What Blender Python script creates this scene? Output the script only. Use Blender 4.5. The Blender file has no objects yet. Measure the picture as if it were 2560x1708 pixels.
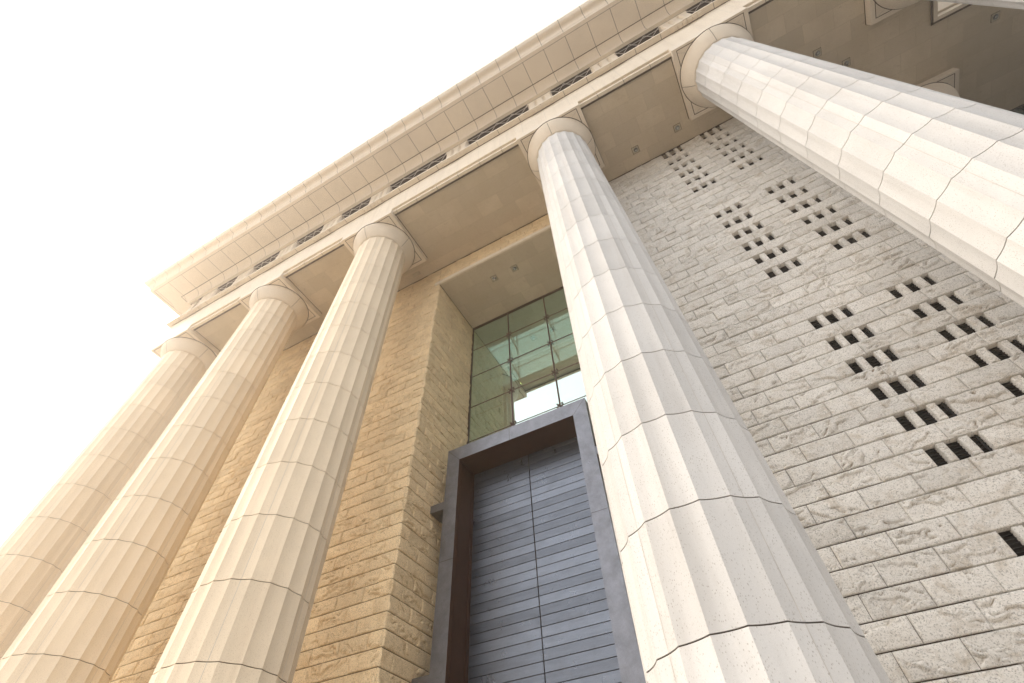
import bpy, math, random
import numpy as np
from mathutils import Matrix, Vector

# ------------------------------------------------------------------ camera, world, sun
GZ = -1.6            # ground
scene = bpy.context.scene
C = scene.collection
rad = math.radians

R_CV = np.array([[0.8784755, 0.4765387, -0.03452041],
                 [-0.39501237, 0.68373893, -0.6135685],
                 [-0.26878619, 0.55264089, 0.78888658]])
rot = R_CV.T @ np.diag([1.0, -1.0, -1.0])
cam_data = bpy.data.cameras.new("camera")
cam_data.sensor_width = 36.0
cam_data.lens = 1213.4526 / 2560 * 36.0
cam_data.clip_start = 0.05
cam_data.clip_end = 5000
cam = bpy.data.objects.new("camera", cam_data)
m4 = Matrix([[*rot[0], 0], [*rot[1], 0], [*rot[2], 0], [0, 0, 0, 1]])
cam.matrix_world = m4
C.objects.link(cam)
scene.camera = cam

SUN_EL, SUN_AZ = 42.0, 196.0        # azimuth: degrees from +X, direction towards the sun (front left)
sd = Vector((math.cos(rad(SUN_EL)) * math.cos(rad(SUN_AZ)), math.cos(rad(SUN_EL)) * math.sin(rad(SUN_AZ)), math.sin(rad(SUN_EL))))
sun_data = bpy.data.lights.new("sun", 'SUN')
sun_data.energy = 1.15
sun_data.angle = rad(12)
sun_data.color = (1.0, 0.90, 0.755)
sun = bpy.data.objects.new("sun", sun_data)
sun.rotation_euler = sd.to_track_quat('Z', 'Y').to_euler()
C.objects.link(sun)

world = bpy.data.worlds.new("World")
scene.world = world
world.use_nodes = True
wn, wl = world.node_tree.nodes, world.node_tree.links
wn.clear()
w_out = wn.new('ShaderNodeOutputWorld')
w_bg = wn.new('ShaderNodeBackground')
w_sky = wn.new('ShaderNodeTexSky')
w_sky.sky_type = 'NISHITA'
w_sky.sun_disc = False
w_sky.sun_elevation = rad(SUN_EL)
w_sky.sun_rotation = math.atan2(sd.x, sd.y)
w_sky.air_density = 1.0
w_sky.dust_density = 7.0
w_sky.ozone_density = 1.0
w_bw = wn.new('ShaderNodeRGBToBW')
w_mix = wn.new('ShaderNodeMix'); w_mix.data_type = 'RGBA'
w_mix.inputs['Factor'].default_value = 0.75    # thin white overcast over the blue
w_veil = wn.new('ShaderNodeRGB'); w_veil.outputs[0].default_value = (8.6, 8.6, 8.6, 1)
w_even = wn.new('ShaderNodeMix'); w_even.data_type = 'RGBA'; w_even.inputs['Factor'].default_value = 0.85
w_tint = wn.new('ShaderNodeMix'); w_tint.data_type = 'RGBA'; w_tint.blend_type = 'MULTIPLY'
w_tint.inputs['Factor'].default_value = 1.0
w_tint.inputs[7].default_value = (0.965, 0.985, 1.0, 1)
wl.new(w_sky.outputs['Color'], w_bw.inputs['Color'])
wl.new(w_sky.outputs['Color'], w_mix.inputs[6])
wl.new(w_bw.outputs['Val'], w_even.inputs[6]); wl.new(w_veil.outputs[0], w_even.inputs[7]); wl.new(w_even.outputs[2], w_mix.inputs[7])
wl.new(w_mix.outputs[2], w_tint.inputs[6])
wl.new(w_tint.outputs[2], w_bg.inputs['Color'])
w_bg.inputs['Strength'].default_value = 0.15
wl.new(w_bg.outputs['Background'], w_out.inputs['Surface'])

scene.view_settings.view_transform = 'Standard'
scene.view_settings.look = 'None'
scene.view_settings.exposure = 0.9
scene.view_settings.gamma = 1.0
scene.render.engine = 'CYCLES'
scene.cycles.max_bounces = 10
scene.cycles.diffuse_bounces = 5
scene.cycles.volume_bounces = 1

# ------------------------------------------------------------------ measures (metres, camera at the origin)
GZ = -1.6            # ground
YW = 10.0            # wall face
ZS = 23.23           # portico ceiling
YF = 6.0             # architrave face
AY = 7.515           # column axis
ZB = 22.88           # underside of abacus
COLX = [(-25.0), (-17.92), (-10.69), (-0.59), (6.67), (14.12)]
XC = -5.6            # centre of the door

# ------------------------------------------------------------------ helpers
def tag(o, label=None, cat=None, group=None, kind=None):
    if label: o["label"] = label
    if cat: o["category"] = cat
    if group: o["group"] = group
    if kind: o["kind"] = kind
    elif label and cat: o["kind"] = 'thing'
    return o

def empty(name, loc, label=None, cat=None, group=None):
    o = bpy.data.objects.new(name, None)
    o.location = loc
    o.empty_display_size = 0.3
    C.objects.link(o)
    bpy.context.view_layer.update()
    return tag(o, label, cat, group)

class MB:
    """collects faces for ONE mesh object"""
    def __init__(s):
        s.v = []; s.f = []; s.m = []; s.sm = []; s.n = 0
    def add(s, V, F, mat=0, smooth=False):
        V = np.asarray(V, float).reshape(-1, 3)
        s.v.append(V)
        for f in F:
            s.f.append([int(i) + s.n for i in f]); s.m.append(mat); s.sm.append(smooth)
        s.n += len(V)
    def box(s, a, b, mat=0):
        x0, y0, z0 = a; x1, y1, z1 = b
        V = [(x0,y0,z0),(x1,y0,z0),(x1,y1,z0),(x0,y1,z0),(x0,y0,z1),(x1,y0,z1),(x1,y1,z1),(x0,y1,z1)]
        s.add(V, [(0,3,2,1),(4,5,6,7),(0,1,5,4),(1,2,6,5),(2,3,7,6),(3,0,4,7)], mat)
    def bbox(s, a, b, bv, mat=0):
        """box with chamfered edges"""
        x0,y0,z0 = a; x1,y1,z1 = b
        V = []; idx = {}
        def vv(p):
            k = tuple(round(q, 5) for q in p)
            if k not in idx: idx[k] = len(V); V.append(p)
            return idx[k]
        X = (x0, x1); Y = (y0, y1); Z = (z0, z1); F = []
        def P(i, j, k, ax):
            p = [X[i] + (bv if i == 0 else -bv), Y[j] + (bv if j == 0 else -bv), Z[k] + (bv if k == 0 else -bv)]
            p[ax] = (X, Y, Z)[ax][(i, j, k)[ax]]
            return vv(tuple(p))
        for ax in range(3):
            for sd_ in (0, 1):
                q = []
                for (p_, r_) in ((0,0),(1,0),(1,1),(0,1)):
                    t = [p_, r_]; t.insert(ax, sd_); q.append(P(*t, ax))
                flip = (sd_ == 0) ^ (ax == 1)
                F.append(q[::-1] if flip else q)
        for ax in range(3):
            o1, o2 = [q for q in range(3) if q != ax]
            for s1 in (0,1):
                for s2 in (0,1):
                    t0 = [0,0,0]; t1 = [0,0,0]
                    t0[ax] = 0; t1[ax] = 1
                    for t in (t0, t1): t[o1] = s1; t[o2] = s2
                    F.append([P(*t0, o1), P(*t1, o1), P(*t1, o2), P(*t0, o2)])
        for i in (0,1):
            for j in (0,1):
                for k in (0,1):
                    F.append([P(i,j,k,0), P(i,j,k,1), P(i,j,k,2)])
        s.add(V, F, mat)
    def quad(s, p, mat=0):
        s.add(p, [tuple(range(len(p)))], mat)
    def tube(s, p, q, r, n=8, mat=0):
        p = Vector(p); q = Vector(q); d = (q - p).normalized()
        u = d.orthogonal().normalized(); w = d.cross(u)
        V = []
        for c in (p, q):
            for i in range(n):
                a = 2 * math.pi * i / n
                V.append(c + u * math.cos(a) * r + w * math.sin(a) * r)
        F = [(i, (i+1) % n, n + (i+1) % n, n + i) for i in range(n)] + [tuple(range(n))[::-1], tuple(range(n, 2*n))]
        s.add([tuple(x) for x in V], F, mat, False)
    def lathe(s, prof, cx, cy, n=64, mat=0, smooth=True, cap=False):
        V = []
        for r, z in prof:
            for i in range(n):
                a = 2 * math.pi * i / n
                V.append((cx + r * math.cos(a), cy + r * math.sin(a), z))
        F = []
        for j in range(len(prof) - 1):
            for i in range(n):
                F.append((j*n+i, j*n+(i+1) % n, (j+1)*n+(i+1) % n, (j+1)*n+i))
        if cap:
            F.append(tuple(range(n))[::-1]); F.append(tuple(range((len(prof)-1)*n, len(prof)*n)))
        s.add(V, F, mat, smooth)
    def build(s, name, mats, parent=None, origin=None):
        me = bpy.data.meshes.new(name)
        V = np.concatenate(s.v) if s.v else np.zeros((0, 3))
        off = Vector(origin) if origin is not None else (parent.matrix_world.translation if parent else Vector((0, 0, 0)))
        V = V - np.array(off)
        me.vertices.add(len(V)); me.vertices.foreach_set('co', V.ravel())
        lt = np.array([len(f) for f in s.f], dtype=np.int32)
        ls = np.concatenate([[0], np.cumsum(lt)[:-1]]).astype(np.int32)
        me.loops.add(int(lt.sum())); me.loops.foreach_set('vertex_index', np.concatenate([np.array(f, dtype=np.int32) for f in s.f]))
        me.polygons.add(len(s.f)); me.polygons.foreach_set('loop_start', ls)
        me.polygons.foreach_set('material_index', np.array(s.m, dtype=np.int32))
        me.polygons.foreach_set('use_smooth', np.array(s.sm, dtype=bool))
        if not isinstance(mats, (list, tuple)): mats = [mats]
        for m in mats: me.materials.append(m)
        me.update(calc_edges=True); me.validate()
        o = bpy.data.objects.new(name, me)
        C.objects.link(o)
        if parent is not None:
            o.parent = parent
            o.location = off - parent.matrix_world.translation
        else:
            o.location = off
        return o

# ------------------------------------------------------------------ materials
def new_mat(name):
    m = bpy.data.materials.new(name); m.use_nodes = True
    nt = m.node_tree; b = nt.nodes['Principled BSDF']
    return m, nt, b
def N(nt, t, **kw):
    n = nt.nodes.new(t)
    for k, v in kw.items():
        if k in n.inputs.keys() if hasattr(n.inputs, 'keys') else False: n.inputs[k].default_value = v
        else: setattr(n, k, v)
    return n
def ramp(nt, src, stops):
    r = nt.nodes.new('ShaderNodeValToRGB')
    el = r.color_ramp.elements
    while len(el) < len(stops): el.new(0.5)
    for e, (p, c) in zip(el, stops):
        e.position = p; e.color = (c, c, c, 1) if not isinstance(c, tuple) else (*c, 1)
    nt.links.new(src, r.inputs['Fac'])
    return r.outputs['Color']
def mixc(nt, fac, a, b, mode='MIX'):
    n = nt.nodes.new('ShaderNodeMix'); n.data_type = 'RGBA'; n.blend_type = mode
    for sock, v in ((n.inputs['Factor'], fac), (n.inputs[6], a), (n.inputs[7], b)):
        if isinstance(v, bpy.types.NodeSocket): nt.links.new(v, sock)
        elif isinstance(v, tuple): sock.default_value = (*v, 1)
        else: sock.default_value = v
    return n.outputs[2]
def noise(nt, vec, scale, detail=4, rough=0.55, dist=0.0):
    n = nt.nodes.new('ShaderNodeTexNoise')
    n.inputs['Scale'].default_value = scale; n.inputs['Detail'].default_value = detail
    n.inputs['Roughness'].default_value = rough; n.inputs['Distortion'].default_value = dist
    nt.links.new(vec, n.inputs['Vector'])
    return n.outputs['Fac']
def coords(nt, scale=(1, 1, 1)):
    t = nt.nodes.new('ShaderNodeTexCoord')
    mp = nt.nodes.new('ShaderNodeMapping'); mp.inputs['Scale'].default_value = scale
    oi = nt.nodes.new('ShaderNodeObjectInfo')
    ad = nt.nodes.new('ShaderNodeVectorMath'); ad.operation = 'ADD'
    nt.links.new(t.outputs['Object'], ad.inputs[0]); nt.links.new(oi.outputs['Location'], ad.inputs[1])
    nt.links.new(ad.outputs[0], mp.inputs['Vector'])
    return mp.outputs['Vector']
def bump(nt, b, h, strength, dist):
    n = nt.nodes.new('ShaderNodeBump'); n.inputs['Strength'].default_value = strength; n.inputs['Distance'].default_value = dist
    nt.links.new(h, n.inputs['Height']); nt.links.new(n.outputs['Normal'], b.inputs['Normal'])

def stone(name, col, dark, pit=0.5, rough=0.75, streak=0.25, island=0.0, drum=0.0):
    """dressed stone: clouded, finely pitted, faint vertical washes"""
    m, nt, b = new_mat(name)
    v = coords(nt)
    big = noise(nt, v, 0.9, 5, 0.6)
    c = mixc(nt, ramp(nt, big, [(0.3, 0.0), (0.75, 1.0)]), col, tuple(x * 0.9 for x in col))
    if streak:
        vs = coords(nt, (3.0, 3.0, 0.18))
        st = noise(nt, vs, 1.0, 4, 0.6)
        c = mixc(nt, mixc(nt, 1.0, ramp(nt, st, [(0.5, 0.0), (0.75, 1.0)]), (streak,)*3, 'MULTIPLY'), c, dark)
    fine = noise(nt, v, 55.0, 2, 0.5)
    c = mixc(nt, mixc(nt, 1.0, ramp(nt, fine, [(0.45, 0.0), (0.7, 1.0)]), (0.25,)*3, 'MULTIPLY'), c, tuple(x * 0.8 for x in col))
    vo = nt.nodes.new('ShaderNodeTexVoronoi'); vo.inputs['Scale'].default_value = 26.0
    vp = coords(nt, (1.6, 1.6, 0.8))
    nt.links.new(vp, vo.inputs['Vector'])
    pits = ramp(nt, vo.outputs['Distance'], [(0.12, 1.0), (0.27, 0.0)])
    gate = ramp(nt, noise(nt, v, 3.0, 3, 0.7), [(0.38, 0.3), (0.55, 1.0)])
    pm = mixc(nt, 1.0, pits, gate, 'MULTIPLY')
    c = mixc(nt, mixc(nt, 1.0, pm, (pit,)*3, 'MULTIPLY'), c, dark)
    if drum:      # every block of a drum has its own tone
        t = nt.nodes.new('ShaderNodeTexCoord'); sp = nt.nodes.new('ShaderNodeSeparateXYZ'); nt.links.new(t.outputs['Object'], sp.inputs[0])
        def mt(op, a, b_=None):
            n = nt.nodes.new('ShaderNodeMath'); n.operation = op
            for i_, q in enumerate((a, b_)):
                if q is None: continue
                if isinstance(q, (int, float)): n.inputs[i_].default_value = q
                else: nt.links.new(q, n.inputs[i_])
            return n.outputs[0]
        zi = mt('FLOOR', mt('DIVIDE', mt('ADD', sp.outputs['Z'], GZ - 8.436 + 15.685), 1.5685))
        an = mt('FLOOR', mt('DIVIDE', mt('ADD', mt('ARCTAN2', sp.outputs['Y'], sp.outputs['X']), rad(126)), rad(72)))
        oi = nt.nodes.new('ShaderNodeObjectInfo')
        cb_ = nt.nodes.new('ShaderNodeCombineXYZ'); nt.links.new(zi, cb_.inputs[0]); nt.links.new(an, cb_.inputs[1]); nt.links.new(oi.outputs['Random'], cb_.inputs[2])
        wnz = nt.nodes.new('ShaderNodeTexWhiteNoise'); nt.links.new(cb_.outputs[0], wnz.inputs['Vector'])
        c = mixc(nt, 1.0, c, ramp(nt, wnz.outputs['Value'], [(0.0, 1.0 - 1.6 * drum), (1.0, 1.0)]), 'MULTIPLY')
    if island:
        g = nt.nodes.new('ShaderNodeNewGeometry')
        c = mixc(nt, island, c, ramp(nt, g.outputs['Random Per Island'], [(0.0, tuple(x * 0.75 for x in col)), (1.0, tuple(min(1, x * 1.12) for x in col))]))
    nt.links.new(c, b.inputs['Base Color'])
    b.inputs['Roughness'].default_value = rough
    b.inputs['Specular IOR Level'].default_value = 0.25
    bump(nt, b, mixc(nt, 0.5, fine, pm), 0.25, 0.006)
    return m

M = {}
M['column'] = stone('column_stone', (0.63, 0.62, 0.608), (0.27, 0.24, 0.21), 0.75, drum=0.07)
M['column_warm'] = stone('column_stone_cream', (0.82, 0.70, 0.54), (0.42, 0.31, 0.2), 0.6, drum=0.06)  # same column stone, with the warm sun flare put into its colour
M['trim'] = stone('trim_stone', (0.72, 0.635, 0.52), (0.36, 0.28, 0.2), 0.2)
M['soffit_trim'] = stone('cornice_stone', (0.72, 0.64, 0.535), (0.36, 0.28, 0.2), 0.15, streak=0.1)

def soffit_mat():
    m, nt, b = new_mat('ceiling_slabs')
    v = coords(nt)
    br = nt.nodes.new('ShaderNodeTexBrick')
    br.inputs['Scale'].default_value = 1.0
    br.inputs['Brick Width'].default_value = 1.2; br.inputs['Row Height'].default_value = 0.78
    br.inputs['Mortar Size'].default_value = 0.006; br.inputs['Mortar Smooth'].default_value = 0.3
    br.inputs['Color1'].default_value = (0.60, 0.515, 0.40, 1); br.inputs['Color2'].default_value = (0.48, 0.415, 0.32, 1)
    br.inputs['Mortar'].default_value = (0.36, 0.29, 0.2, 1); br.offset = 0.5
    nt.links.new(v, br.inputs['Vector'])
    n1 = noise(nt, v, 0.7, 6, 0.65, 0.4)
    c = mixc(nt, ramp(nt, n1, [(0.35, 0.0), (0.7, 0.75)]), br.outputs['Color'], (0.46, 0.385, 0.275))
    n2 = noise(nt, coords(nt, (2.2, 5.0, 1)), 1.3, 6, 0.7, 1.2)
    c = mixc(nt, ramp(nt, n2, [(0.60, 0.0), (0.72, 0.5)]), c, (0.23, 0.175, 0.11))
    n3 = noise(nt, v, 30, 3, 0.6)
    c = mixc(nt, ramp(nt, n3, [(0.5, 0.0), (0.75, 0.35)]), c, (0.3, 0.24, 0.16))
    nt.links.new(c, b.inputs['Base Color']); b.inputs['Roughness'].default_value = 0.65
    b.inputs['Specular IOR Level'].default_value = 0.3
    bump(nt, b, br.outputs['Fac'], -0.3, 0.004)
    return m
M['soffit'] = soffit_mat()

def granite(name, col, vein):
    m, nt, b = new_mat(name)
    v = coords(nt)
    g = nt.nodes.new('ShaderNodeNewGeometry')
    isl = ramp(nt, g.outputs['Random Per Island'], [(0.0, tuple(x * 0.90 for x in col)), (0.55, col), (1.0, tuple(min(1, x * 1.08) for x in col))])
    n1 = noise(nt, v, 2.6, 6, 0.7, 0.6)
    c = mixc(nt, ramp(nt, n1, [(0.51, 0.0), (0.72, 0.65)]), isl, vein)
    # quartz and mica grains
    n2 = noise(nt, v, 42, 3, 0.65)
    c = mixc(nt, ramp(nt, n2, [(0.53, 0.0), (0.63, 0.75)]), c, tuple(x * 0.40 for x in col))
    n4 = noise(nt, coords(nt, (1.0, 1.0, 1.7)), 17, 4, 0.7, 0.8)
    c = mixc(nt, ramp(nt, n4, [(0.58, 0.0), (0.70, 0.45)]), c, tuple(x * 0.6 for x in vein))
    n3 = noise(nt, v, 24, 3, 0.6)
    c = mixc(nt, ramp(nt, n3, [(0.58, 0.0), (0.72, 0.5)]), c, tuple(min(1.0, x * 1.3) for x in col))
    # hollows of the relief darkened towards the vein colour
    p = ramp(nt, g.outputs['Pointiness'], [(0.43, 0.95), (0.492, 0.0)])
    c = mixc(nt, p, c, tuple(x * 0.62 for x in vein))
    nt.links.new(c, b.inputs['Base Color'])
    b.inputs['Roughness'].default_value = 0.8; b.inputs['Specular IOR Level'].default_value = 0.25
    h = mixc(nt, 0.4, noise(nt, v, 14, 5, 0.7), n2)
    bump(nt, b, h, 0.4, 0.02)
    return m
M['granite_grey'] = granite('granite_grey', (0.71, 0.685, 0.645), (0.40, 0.325, 0.235))
M['granite_gold'] = granite('granite_gold', (0.76, 0.60, 0.385), (0.47, 0.31, 0.15))  # left wall and lintel granite, warm flare painted into the stone colour

def plain(name, col, rough=0.6, metal=0.0, var=0.15, scale=4.0, spec=0.4):
    m, nt, b = new_mat(name)
    v = coords(nt)
    n1 = noise(nt, v, scale, 5, 0.6)
    c = mixc(nt, ramp(nt, n1, [(0.3, 0.0), (0.7, 1.0)]), tuple(x * (1 - var) for x in col), tuple(min(1, x * (1 + var)) for x in col))
    nt.links.new(c, b.inputs['Base Color'])
    b.inputs['Roughness'].default_value = rough; b.inputs['Metallic'].default_value = metal
    b.inputs['Specular IOR Level'].default_value = spec
    return m
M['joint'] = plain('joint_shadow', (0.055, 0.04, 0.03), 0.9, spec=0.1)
M['joint_grey'] = plain('joint_grey', (0.06, 0.058, 0.065), 0.9, spec=0.1)
M['joint_pale'] = plain('joint_pale', (0.47, 0.44, 0.40), 0.9, spec=0.1)
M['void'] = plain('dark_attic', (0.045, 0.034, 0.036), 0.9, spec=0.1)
M['slot_dark'] = plain('slot_black', (0.006, 0.006, 0.007), 0.9, spec=0.05)
M['rod'] = plain('brace_steel', (0.62, 0.58, 0.55), 0.4, 0.3)
M['louvre'] = plain('louvre_metal', (0.010, 0.011, 0.013), 0.5, 0.2, spec=0.2)
M['bracket_metal'] = plain('frame_brown_metal', (0.05, 0.02, 0.01), 0.45, 0.0, spec=0.2)
M['hall'] = plain('hall_plaster', (0.76, 0.79, 0.76), 0.8)
M['hall_dark'] = plain('hall_dark_stone', (0.45, 0.40, 0.33), 0.8)
M['steel'] = plain('fitting_bronze', (0.12, 0.07, 0.06), 0.4, 0.4)
M['lamp_plate'] = plain('lamp_plate', (0.42, 0.37, 0.28), 0.6)
M['chrome'] = plain('lamp_reflector', (0.40, 0.41, 0.40), 0.2, 0.9, 0.05)
M['darkglass'] = plain('dark_green_glass', (0.02, 0.05, 0.05), 0.05, 0.0, 0.1, 1.0, 0.8)

def door_metal(name, col, island=True, rough=0.30):
    m, nt, b = new_mat(name)
    v = coords(nt, (0.5, 0.5, 5.0) if island else (1, 1, 1))
    br = noise(nt, v, 3.0, 6, 0.7)
    c = mixc(nt, ramp(nt, br, [(0.3, 0.0), (0.7, 1.0)]), tuple(x * 0.8 for x in col), tuple(x * 1.2 for x in col))
    v2 = coords(nt)
    pat = noise(nt, v2, 2.2, 6, 0.7, 0.5)
    c = mixc(nt, ramp(nt, pat, [(0.55, 0.0), (0.75, 0.45)]), c, tuple(x * 0.55 for x in col))
    rv = ramp(nt, pat, [(0.3, rough * 0.8), (0.7, rough * 1.35)])
    if island:
        g = nt.nodes.new('ShaderNodeNewGeometry')
        c = mixc(nt, 0.45, c, ramp(nt, g.outputs['Random Per Island'], [(0.0, tuple(x * 0.6 for x in col)), (0.6, col), (1.0, tuple(x * 1.45 for x in col))]))
    nt.links.new(c, b.inputs['Base Color']); nt.links.new(rv, b.inputs['Roughness'])
    b.inputs['Metallic'].default_value = 0.85
    bump(nt, b, pat, 0.06, 0.02)
    return m
M['door'] = door_metal('door_bronze', (0.145, 0.16, 0.19))
M['frame'] = door_metal('frame_bronze', (0.185, 0.19, 0.212), False, 0.34)

def glass_mat():
    m = bpy.data.materials.new('green_glass'); m.use_nodes = True
    nt = m.node_tree; nt.nodes.clear()
    out = nt.nodes.new('ShaderNodeOutputMaterial')
    tr = nt.nodes.new('ShaderNodeBsdfTransparent'); tr.inputs['Color'].default_value = (0.63, 0.78, 0.71, 1)
    gl = nt.nodes.new('ShaderNodeBsdfGlossy'); gl.inputs['Roughness'].default_value = 0.0
    gl.inputs['Color'].default_value = (0.82, 0.96, 0.91, 1)
    v = coords(nt)
    bp = nt.nodes.new('ShaderNodeBump'); bp.inputs['Strength'].default_value = 0.012; bp.inputs['Distance'].default_value = 0.02
    nt.links.new(noise(nt, v, 0.8, 2, 0.5), bp.inputs['Height']); nt.links.new(bp.outputs['Normal'], gl.inputs['Normal'])
    mx = nt.nodes.new('ShaderNodeMixShader'); mx.inputs['Fac'].default_value = 0.60
    nt.links.new(tr.outputs[0], mx.inputs[1]); nt.links.new(gl.outputs[0], mx.inputs[2]); nt.links.new(mx.outputs[0], out.inputs['Surface'])
    return m
M['glass'] = glass_mat()

def plaza_mat():
    m, nt, b = new_mat('plaza_paving')
    v = coords(nt)
    br = nt.nodes.new('ShaderNodeTexBrick'); br.inputs['Scale'].default_value = 1.0
    br.inputs['Brick Width'].default_value = 0.9; br.inputs['Row Height'].default_value = 0.6; br.inputs['Mortar Size'].default_value = 0.006
    br.inputs['Color1'].default_value = (0.53, 0.46, 0.37, 1); br.inputs['Color2'].default_value = (0.47, 0.41, 0.33, 1); br.inputs['Mortar'].default_value = (0.2, 0.18, 0.16, 1)
    nt.links.new(v, br.inputs['Vector'])
    c = mixc(nt, ramp(nt, noise(nt, v, 0.4, 6, 0.7), [(0.4, 0.0), (0.75, 0.5)]), br.outputs['Color'], (0.38, 0.33, 0.27))
    nt.links.new(c, b.inputs['Base Color']); b.inputs['Roughness'].default_value = 0.7
    return m
M['plaza'] = plaza_mat()
M['asphalt'] = plain('asphalt', (0.07, 0.07, 0.075), 0.85, 0, 0.2, 2.0, 0.2)
M['slate'] = plain('dark_slate_paving', (0.10, 0.10, 0.11), 0.6, 0, 0.2, 2.0, 0.3)

# ------------------------------------------------------------------ ground
g = MB(); g.quad([(-200, -200, GZ), (200, -200, GZ), (200, 200, GZ), (-200, 200, GZ)])
tag(g.build('plaza', M['plaza']), kind='structure')
g = MB(); g.quad([(4.0, -200, GZ + 0.004), (200, -200, GZ + 0.004), (200, 5.5, GZ + 0.004), (4.0, 5.5, GZ + 0.004)])  # unseen dark sheet, added to cut light bounced up on the right
tag(g.build('road', M['asphalt']), kind='structure')
g = MB(); g.quad([(9.9, 5.504, GZ + 0.004), (60, 5.504, GZ + 0.004), (60, 15.9, GZ + 0.004), (9.9, 15.9, GZ + 0.004)])  # second unseen dark sheet, added to dim the right-hand ceiling from below
tag(g.build('pavement', M['slate']), kind='structure')

# ------------------------------------------------------------------ split-face masonry
def vnoise(x, y, seed):
    xi = np.floor(x).astype(np.int64); yi = np.floor(y).astype(np.int64)
    fx = x - xi; fy = y - yi
    fx = fx * fx * (3 - 2 * fx); fy = fy * fy * (3 - 2 * fy)
    def h(a, b):
        n = (a * 374761393 + b * 668265263 + seed * 974634777) & 0x7fffffff
        n = ((n ^ (n >> 13)) * 1274126177) & 0x7fffffff
        n = n ^ (n >> 16)
        return (n & 0xffff) / 65535.0
    return (h(xi, yi) * (1 - fx) + h(xi + 1, yi) * fx) * (1 - fy) + (h(xi, yi + 1) * (1 - fx) + h(xi + 1, yi + 1) * fx) * fy
def fbm(x, y, seed, o=4):
    s = 0; a = 0.5; t = 0
    for k in range(o):
        s = s + a * vnoise(x, y, seed + k * 17); t += a
        x = x * 2.03 + 3.1; y = y * 2.03 + 1.7; a *= 0.55
    return s / t

def Zc(k):
    """height of course line k"""
    if k <= 5: return 4.826 - 0.4215 * (5 - k)
    if k <= 17: return 4.826 + (k - 5) * (9.79 - 4.826) / 12
    return 9.79 + (k - 17) * 0.4123
K0, K1 = -10, 49
GAP = 0.006
rng = np.random.default_rng(7)

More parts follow.
